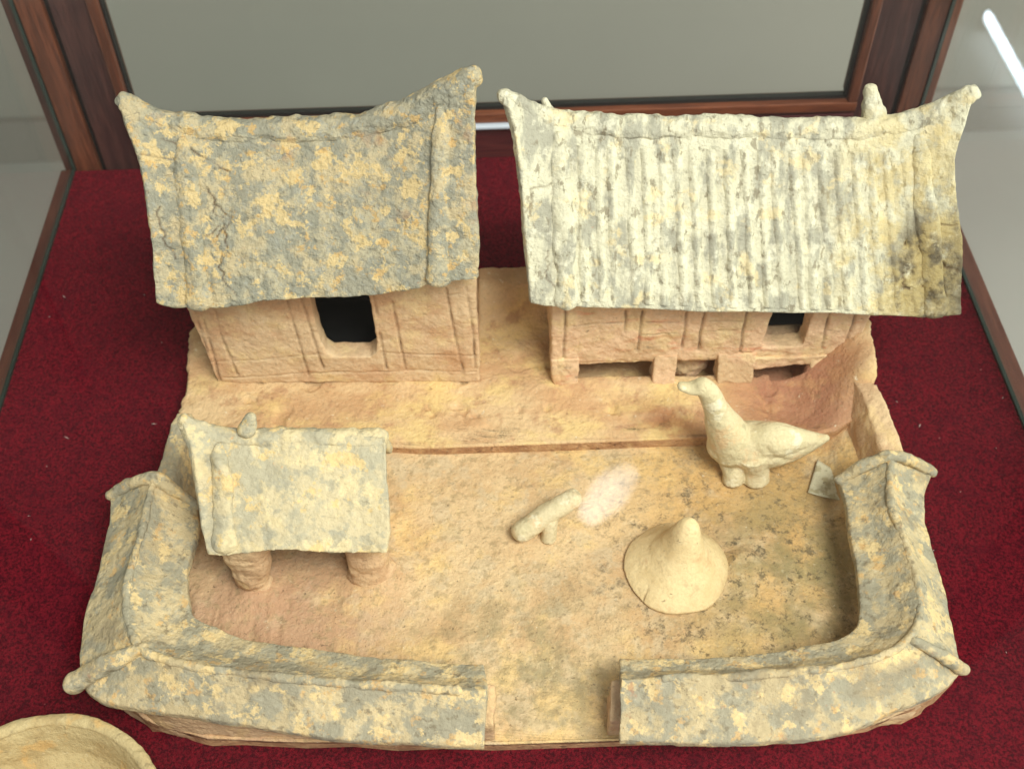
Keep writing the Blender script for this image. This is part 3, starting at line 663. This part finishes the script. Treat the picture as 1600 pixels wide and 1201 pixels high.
def sw2(a_t, a_b, inx, yb=.588):
    return hexa([a_b, a_b+[inx, 0, 0], (a_b[0]+inx, yb, a_b[2]), (a_b[0], yb, a_b[2])], [a_t, a_t+[inx, 0, 0], (a_t[0]+inx, yb, a_t[2]), (a_t[0], yb, a_t[2])])
pcs += [sw2(QR[0], QR[2], .011), sw2(QR[1], QR[3], -.011), box(QR[2][0], QR[3][0], .58, .588, .04, .105), box(QR[2][0]+.001, QR[3][0]-.001, YF2+.001, .587, QR[3][2]+.0005, QR[3][2]+.008)]
pcs += [gable(QR[0][0]+.001, QR[0][0]+.01, YF2+.003, .586, .10, .552, .165), gable(QR[1][0]-.01, QR[1][0]-.001, YF2+.003, .586, .10, .552, .165)]
g2 = [[(884, 484), (880, 560)], [(978, 486), (977, 520)], [(1004, 487), (1001, 510), (996, 548)], [(1073, 488), (1066, 545)], [(1102, 488), (1094, 520), (1092, 548)], [(1168, 488), (1160, 520), (1155, 556)], [(1298, 486), (1284, 545)], [(1340, 487), (1328, 520), (1318, 545)],
      [(892, 509), (940, 505), (975, 505)], [(1010, 503), (1060, 503)], [(1108, 501), (1160, 502)], [(1100, 518), (1150, 516)], [(1290, 518), (1330, 520)], [(1000, 522), (1060, 520)]]
g2 = [([wpt(*q, YF2) for q in g], .0008 if i < 8 else .0005, .0022 if i < 8 else .0008, .7 if i < 8 else .4) for i, g in enumerate(g2)]
clay('house_walls', pcs, M_clayR, hr, vox=.0008, smooth=3, amp=(.0008, .016), amp2=(.0004, .004), grooves=g2, seed=60)
mesh_obj('inner_floor', *box(.170, .225, YF2+.0165, .575, .0515, .0535), inner_shade, hr)  # black panel carries the shade seen through the window
# stilts and the notched beam below the floor
zt = QR[2][2]+.003
def leg(px0, px1, pyb, ya=YF2-.001, dep=.014, zt=zt, zb=.020, nm='stilt', seed=1):
    a = at(px0, pyb, .022); b = at(px1, pyb, .022); y0 = min(ya, (a[1]+b[1])/2)
    return clay(nm, [hexa([(a[0]+.001, y0, zb), (b[0]-.001, y0, zb), (b[0]-.001, y0+dep, zb), (a[0]+.001, y0+dep, zb)], [(a[0], ya, zt), (b[0], ya, zt), (b[0], ya+dep, zt), (a[0], ya+dep, zt)])], M_clayR, hr, vox=.0008, smooth=4, amp=(.001, .012), seed=seed)
leg(862, 905, 602, seed=61); leg(1018, 1056, 600, seed=62); leg(1118, 1177, 598, seed=63)
zz = QR[3][2]
Pm = [at(1150, 580, y=YF2-.001), at(1296, 562, y=YF2-.001)]
clay('beam', [hexa([(Pm[0][0], YF2-.002, zz-.0075), (Pm[1][0], YF2-.002, zz-.003), (Pm[1][0], YF2+.012, zz-.003), (Pm[0][0], YF2+.012, zz-.0075)], [(Pm[0][0], YF2-.002, zz+.0035), (Pm[1][0], YF2-.002, zz+.0035), (Pm[1][0], YF2+.012, zz+.0035), (Pm[0][0], YF2+.012, zz+.0035)])], M_clayR, hr, vox=.0008, smooth=3, amp=(.0008, .01), seed=65)
leg(1264, 1300, 598, zt=zz+.002, seed=66)
# lump seen through the gap under the floor, and the slab hanging inside the window
clay('floor_lump', [ellip((at(1088, 592, .03)[0], .524, .017), (.013, .010, .014))], M_clayR, hr, vox=.0009, amp=(.002, .01), seed=67)
clay('inner_slab', [hexa([at(1196, 515, y=.532), at(1240, 512, y=.532), at(1240, 512, y=.532)+[0, .006, 0], at(1196, 515, y=.532)+[0, .006, 0]], [at(1196, 515, y=.532)+[0, 0, .04], at(1240, 512, y=.532)+[0, 0, .04], at(1240, 512, y=.532)+[0, .006, .04], at(1196, 515, y=.532)+[0, .006, .04]])], M_clayR, hr, vox=.0009, amp=(.001, .01), seed=68)
YR2, YE2 = .552, .486
topR = [(789, 145), (810, 157), (845, 172), (880, 180), (960, 185), (1050, 187), (1150, 187), (1250, 190), (1330, 190), (1400, 187), (1450, 175), (1490, 155), (1526, 138)]
botR = [(830, 474), (860, 478), (910, 480), (1000, 483), (1100, 487), (1200, 489), (1300, 491), (1400, 494), (1450, 496), (1502, 492)]
lefR = [(789, 145), (800, 185), (808, 230), (814, 280), (820, 340), (824, 400), (830, 474)]
rigR = [(1526, 138), (1510, 190), (1494, 240), (1493, 290), (1498, 340), (1505, 400), (1502, 492)]
crk = [crack((.0, .56), (.12, .3), .0005, .0013, .45, 21), crack((.945, .35), (.96, .9), .0008, .0018, .55, 22), crack((.93, .5), (.99, .58), .0006, .0014, .5, 23), crack((.94, .72), (.99, .8), .0006, .0014, .5, 24),
       crack((.86, .78), (.9, .96), .0007, .0014, .5, 25), crack((.84, .86), (.92, .84), .0006, .0013, .5, 26), crack((.05, .72), (.06, .9), .0005, .0012, .3, 27)]
SR, NR = make_roof(hr, YR2, YE2, topR, botR, lefR, rigR, M_roofR, rolls=((872, 886), (1436, 1462)), roll_r=.0054, ridge_r=(.0042, .0062, .008, .0078, .0075, .0075, .0075, .0075, .0068, .0050), seed=80, grooves=crk, roll_v=(.11, .965), amp=(.0006, .025), amp2=.00025)
# worn tile ribs
rnd = random.Random(5)
NRB = 21
for k in range(NRB):
    t = k/(NRB-1); x0_ = 908+t*(1412-908)+rnd.uniform(-3, 3); x1_ = x0_+4+t*16+rnd.uniform(-3, 3)
    h = .0017*(1.15-.55*sstep(np.array(t), .72, .95))*(.75 if t < .12 else 1)
    nn = 150; seg = 7; V = []; wd = .0037
    vs = np.linspace(.15, .975-.01*rnd.random(), nn)
    us = [u_at(SR, v, x0_+(x1_-x0_)*(v-.15)/.82) for v in vs]
    P0 = np.array([on_patch(SR, NR, u_, v) for u_, v in zip(us, vs)]); Nn = np.array([on_patch(NR, NR, u_, v) for u_, v in zip(us, vs)])
    Xd = np.array([on_patch(SR, NR, u_+.004, v) for u_, v in zip(us, vs)])-P0; Xd /= np.linalg.norm(Xd, axis=1)[:, None]
    hh = h*(.8+.45*fbm(P0, .02, 3, 90+k)+.30*fbm(P0, .0045, 2, 7+k))
    ww = wd*(1+.14*fbm(P0, .010, 2, 40+k))
    cx = .0001*fbm(P0, .02, 3, 140+k)
    for j in range(seg+1):
        q = j/seg*2-1; prof = (1-q*q)*1.0
        V.append(P0+Xd*(q*ww+cx)[:, None]+Nn*((hh+.0012)*prof-.0011)[:, None])
    V = np.stack(V, 1).reshape(-1, 3)
    bot = P0-Nn*.002; V = np.vstack([V, bot]); idx = np.arange(nn*(seg+1)).reshape(nn, seg+1); b = nn*(seg+1)+np.arange(nn)
    F = [np.stack([idx[:-1, :-1].ravel(), idx[1:, :-1].ravel(), idx[1:, 1:].ravel(), idx[:-1, 1:].ravel()], 1),
         ]
    F = np.vstack(F)
    mesh_obj('tile_rib', V[:nn*(seg+1)], F, M_roofR, hr)
# horns on the rear of the ridge
for (pts, rr, s) in (([(865, 195), (856, 170), (851, 158)], (.004, .003, .0018), 95), ([(1368, 195), (1362, 160), (1360, 140)], (.0085, .0062, .0042), 96)):
    P = [at(*p, y=YR2+.007+.003*i) for i, p in enumerate(pts)]
    clay('horn', [tube(P, rr, 20, 14)], M_roofR, hr, vox=.0008, amp=(.0012, .01), seed=s)

# ------------------------------------------------------------------ shed
sh = thing('clay_shed', (-.115, .38, .012), 'small open clay shed with grey yellow roof on lumpy feet in the courtyard corner', 'model shed')
YR3, YE3 = .402, .350
topS = [(284, 655), (300, 663), (340, 674), (400, 678), (470, 676), (540, 680), (602, 682)]
botS = [(325, 866), (350, 868), (400, 862), (450, 858), (500, 862), (560, 864), (604, 862)]
lefS = [(284, 655), (298, 695), (306, 735), (310, 780), (316, 825), (325, 866)]
rigS = [(602, 682), (604, 730), (607, 780), (608, 825), (604, 862)]
SS, NS = make_roof(sh, YR3, YE3, topS, botS, lefS, rigS, M_shed, rolls=((342, 352),), roll_r=.0052, ridge_r=(.0035, .0055, .0065, .006, .006), seed=110, th=.006, roll_v=(.13, .92), amp=(.0006, .02), back=.45, trim=1)
P = [at(385, 672, y=.403), at(389, 661, y=.405), at(392, 651, y=.406)]
clay('horn', [tube(P, (.0052, .0046, .0036), 20, 14)], M_shed, sh, vox=.0008, amp=(.0005, .01), seed=117)
def foot_piece(px, py, r0, r1, base_r, seed, ztop=.056):
    b = at(px, py, .013)+[0, .007, 0]
    return clay('leg', [tube([b+[0, 0, .001], b+[.0, .001, .018], b+[0, .006, ztop-.013]], [r0, (r0+r1)*.5, r1], 20, 16, up=(0, 1, 0)), ellip(b, base_r)], M_wall, sh, vox=.001, smooth=7, amp=(.0022, .014), seed=seed)
foot_piece(397, 928, .0072, .015, (.010, .009, .006), 121); foot_piece(580, 905, .0115, .014, (.015, .012, .010), 123)
clay('shed_wall', [box(-.166, -.070, .413, .420, .013, .068), box(-.166, -.158, .39, .420, .013, .068), box(-.078, -.070, .39, .420, .013, .068)], M_wall, sh, vox=.0013, smooth=4, amp=(.0014, .016), seed=125)

# ------------------------------------------------------------------ loose figures
YD = .436
def dp(px, py, y=YD): return at(px, py, y=y)
duck_o = at(1165, 757, .012)
duck = thing('clay_duck', duck_o, 'pale clay duck facing left with stub legs beside the terrace edge', 'duck figurine')
pc = [tube([dp(1126, 694), dp(1160, 694), dp(1200, 695), dp(1242, 692), dp(1274, 688), dp(1291, 684)], [.0108, .0150, .0148, .0108, .0055, .0024], 50, 22, squash=(1, 1)),
      tube([dp(1146, 696), dp(1132, 668), dp(1120, 640), dp(1108, 615), dp(1096, 602)], [.0150, .0118, .0080, .0064, .0056], 34, 18),
      tube([dp(1096, 604), dp(1078, 606), dp(1064, 603)], [.0054, .0040, .0030], 16, 14, squash=(1.15, .75)),
      ellip(dp(1140, 697), (.0115, .0115, .0115)),
      tube([dp(1172, 688, YD-.002), dp(1210, 687, YD-.003), dp(1268, 686, YD-.001)], [.009, .0118, .005], 24, 18),
      tube([dp(1176, 708, YD-.009), at(1180, 728, .024), at(1181, 750, .0128)], [.0098, .0086, .0086], 16, 16, ends=False, up=(0, 1, 0)),
      tube([dp(1140, 710, YD), at(1146, 735, .0205), at(1146, 752, .0128)], [.0090, .0070, .0070], 16, 16, ends=False, up=(0, 1, 0))]
clay('body', pc, M_duck, duck, vox=.0006, smooth=9, amp=(.0005, .016), amp2=(.00004, .004), seed=130,
     grooves=[([dp(1152, 690, YD-.014), dp(1170, 693, YD-.016), dp(1192, 702, YD-.016), dp(1210, 712, YD-.013), dp(1232, 716, YD-.010)], .0022, .0022, 0)])
# forked log
lg = at(850, 845, .012)
logo = thing('forked_clay_figure', lg, 'short pale clay bar propped on one stub leg in the middle of the courtyard', 'clay figurine')
a = at(814, 830, .0205); b = at(896, 778, .036)
clay('bar', [tube([a, .5*(a+b)+[0, 0, .001], b], [.0070, .0068, .0064], 24, 18)], M_duck, logo, vox=.0006, smooth=6, amp=(.0005, .012), amp2=(.00005, .004), seed=135)
M = .46*a+.54*b; fb = at(857, 842, .0125)
clay('stub_leg', [tube([M, .5*(M+fb)+[0, -.001, .002], fb], [.0062, .0050, .0046], 20, 14, ends=False, up=(0, 1, 0)), ellip(fb+[0, 0, .0015], (.0048, .0048, .0028))], M_duck, logo, vox=.0006, smooth=6, amp=(.0004, .01), amp2=(.00005, .004), seed=136)
# cone
cc = .5*(at(978, 900, .012)+at(1135, 900, .012)); cc = np.array([cc[0], at(1055, 890, .012)[1], .012])
cr = .5*abs(at(1137, 900, .012)[0]-at(977, 900, .012)[0])
tip = at(1077, 814, .055)
cone = thing('clay_cone', cc, 'pointed clay cone like a hat with a chipped round rim on the courtyard floor', 'clay cone')
rings = []
for t in np.linspace(0, 1, 40):
    prof = [(0, 1.0), (.05, 1.02), (.10, .96), (.2, .80), (.33, .60), (.48, .45), (.64, .345), (.8, .27), (.91, .21), (.97, .15), (1, .06)]
    r = np.interp(t, [q[0] for q in prof], [q[1] for q in prof])*cr
    sh_ = np.clip((t-.05)/.95, 0, 1); c0 = cc*(1-sh_)+np.array([tip[0], cc[1]+(tip[1]-cc[1])*.9, 0])*sh_
    z = .0125+(tip[2]-.0125)*t
    rings.append([(c0[0]+r*math.cos(q)*(1+.015*math.sin(3*q+1)), c0[1]+r*math.sin(q)*(1+.02*math.sin(5*q)), z) for q in np.linspace(0, 2*math.pi, 40, endpoint=False)])
ck = [at(995, 946, .013), at(1004, 938, .015), at(1012, 920, .019), at(1032, 905, .023)]
clay('cone_body', [loft(rings)], M_cone, cone, vox=.0007, smooth=4, amp=(.0007, .024), amp2=(.00004, .004), seed=140, grooves=[(ck, .0006, .0014, .6)])
# paper label
q = [at(1277, 719, .0135), at(1316, 742, .0150), at(1326, 786, .0150), at(1262, 770, .0135)]
N_ = 14; V = []
for j in range(N_):
    for i in range(N_):
        u, v = i/(N_-1), j/(N_-1); p_ = (1-v)*((1-u)*q[0]+u*q[1])+v*((1-u)*q[3]+u*q[2]); p_ = p_+[0, 0, .0007*math.sin(u*5)*math.sin(v*4)+.0008]; V.append(p_)
idx = np.arange(N_*N_).reshape(N_, N_); F = np.stack([idx[:-1, :-1].ravel(), idx[1:, :-1].ravel(), idx[1:, 1:].ravel(), idx[:-1, 1:].ravel()], 1)
o = mesh_obj('paper_label', V, F, M_paper, origin=q[0]); m = o.modifiers.new('s', 'SOLIDIFY'); m.thickness = .0003
prop(o, 'small faded paper label lying by the right wall behind the duck tail', 'label')
# bowl
zb = .045; a = at(110, 1129, zb); L_ = at(-60, 1160, zb); c0 = np.array([at(70, 1200, zb)[0]-.0, a[1]-.062, 0])
R0 = .0665
bowl = thing('clay_bowl', (c0[0], c0[1], 0), 'round ochre clay bowl cut off at the lower left corner on red felt', 'bowl')
prof = [(.55, .002), (.75, .008), (.92, .022), (1.0, .045), (.985, .0475), (.92, .047), (.88, .041), (.82, .026), (.65, .014), (.3, .010), (.02, .009)]
rings = []
for r, z in [(.02, .001)]+prof:
    rings.append([(c0[0]+R0*r*math.cos(t), c0[1]+R0*r*math.sin(t), z) for t in np.linspace(0, 2*math.pi, 64, endpoint=False)])
clay('bowl_body', [loft(rings)], M_bowl, bowl, vox=.001, smooth=3, amp=(.0008, .02), seed=150)
rim = [(c0[0]+R0*.955*math.cos(t), c0[1]+R0*.955*math.sin(t), .0462) for t in np.linspace(0, 2*math.pi, 65)]
clay('rim', [tube(rim, [.0036]*65, 128, 12, squash=(1, .7), ends=False)], M_bowl, bowl, vox=.0009, smooth=2, amp=(.0004, .02), seed=151)
# lint on the felt
rnd = random.Random(9); V = []; F = []
for k in range(70):
    x = rnd.choice([rnd.uniform(-.33, -.22), rnd.uniform(.25, .35), rnd.uniform(-.3, .35)]); y = rnd.uniform(.15, .76); a = rnd.uniform(0, 6.28); l = rnd.uniform(.0003, .0008)*(3 if rnd.random() < .25 else 1); w_ = .00022+.0002*rnd.random()
    dx, dy = math.cos(a)*l, math.sin(a)*l; ex, ey = -math.sin(a)*w_, math.cos(a)*w_; k0 = len(V)
    V += [(x-dx, y-dy, .0004), (x+ex, y+ey, .0007), (x+dx, y+dy, .0004), (x-ex, y-ey, .0007), (x, y, .0011)]; F += [(k0, k0+1, k0+4), (k0+1, k0+2, k0+4), (k0+2, k0+3, k0+4), (k0+3, k0, k0+4)]
o = mesh_obj('lint', V, F, plain('lint_grey', srgb(190, 170, 160), 1)); prop(o, 'tiny pale lint specks scattered over the red felt', kind='stuff')
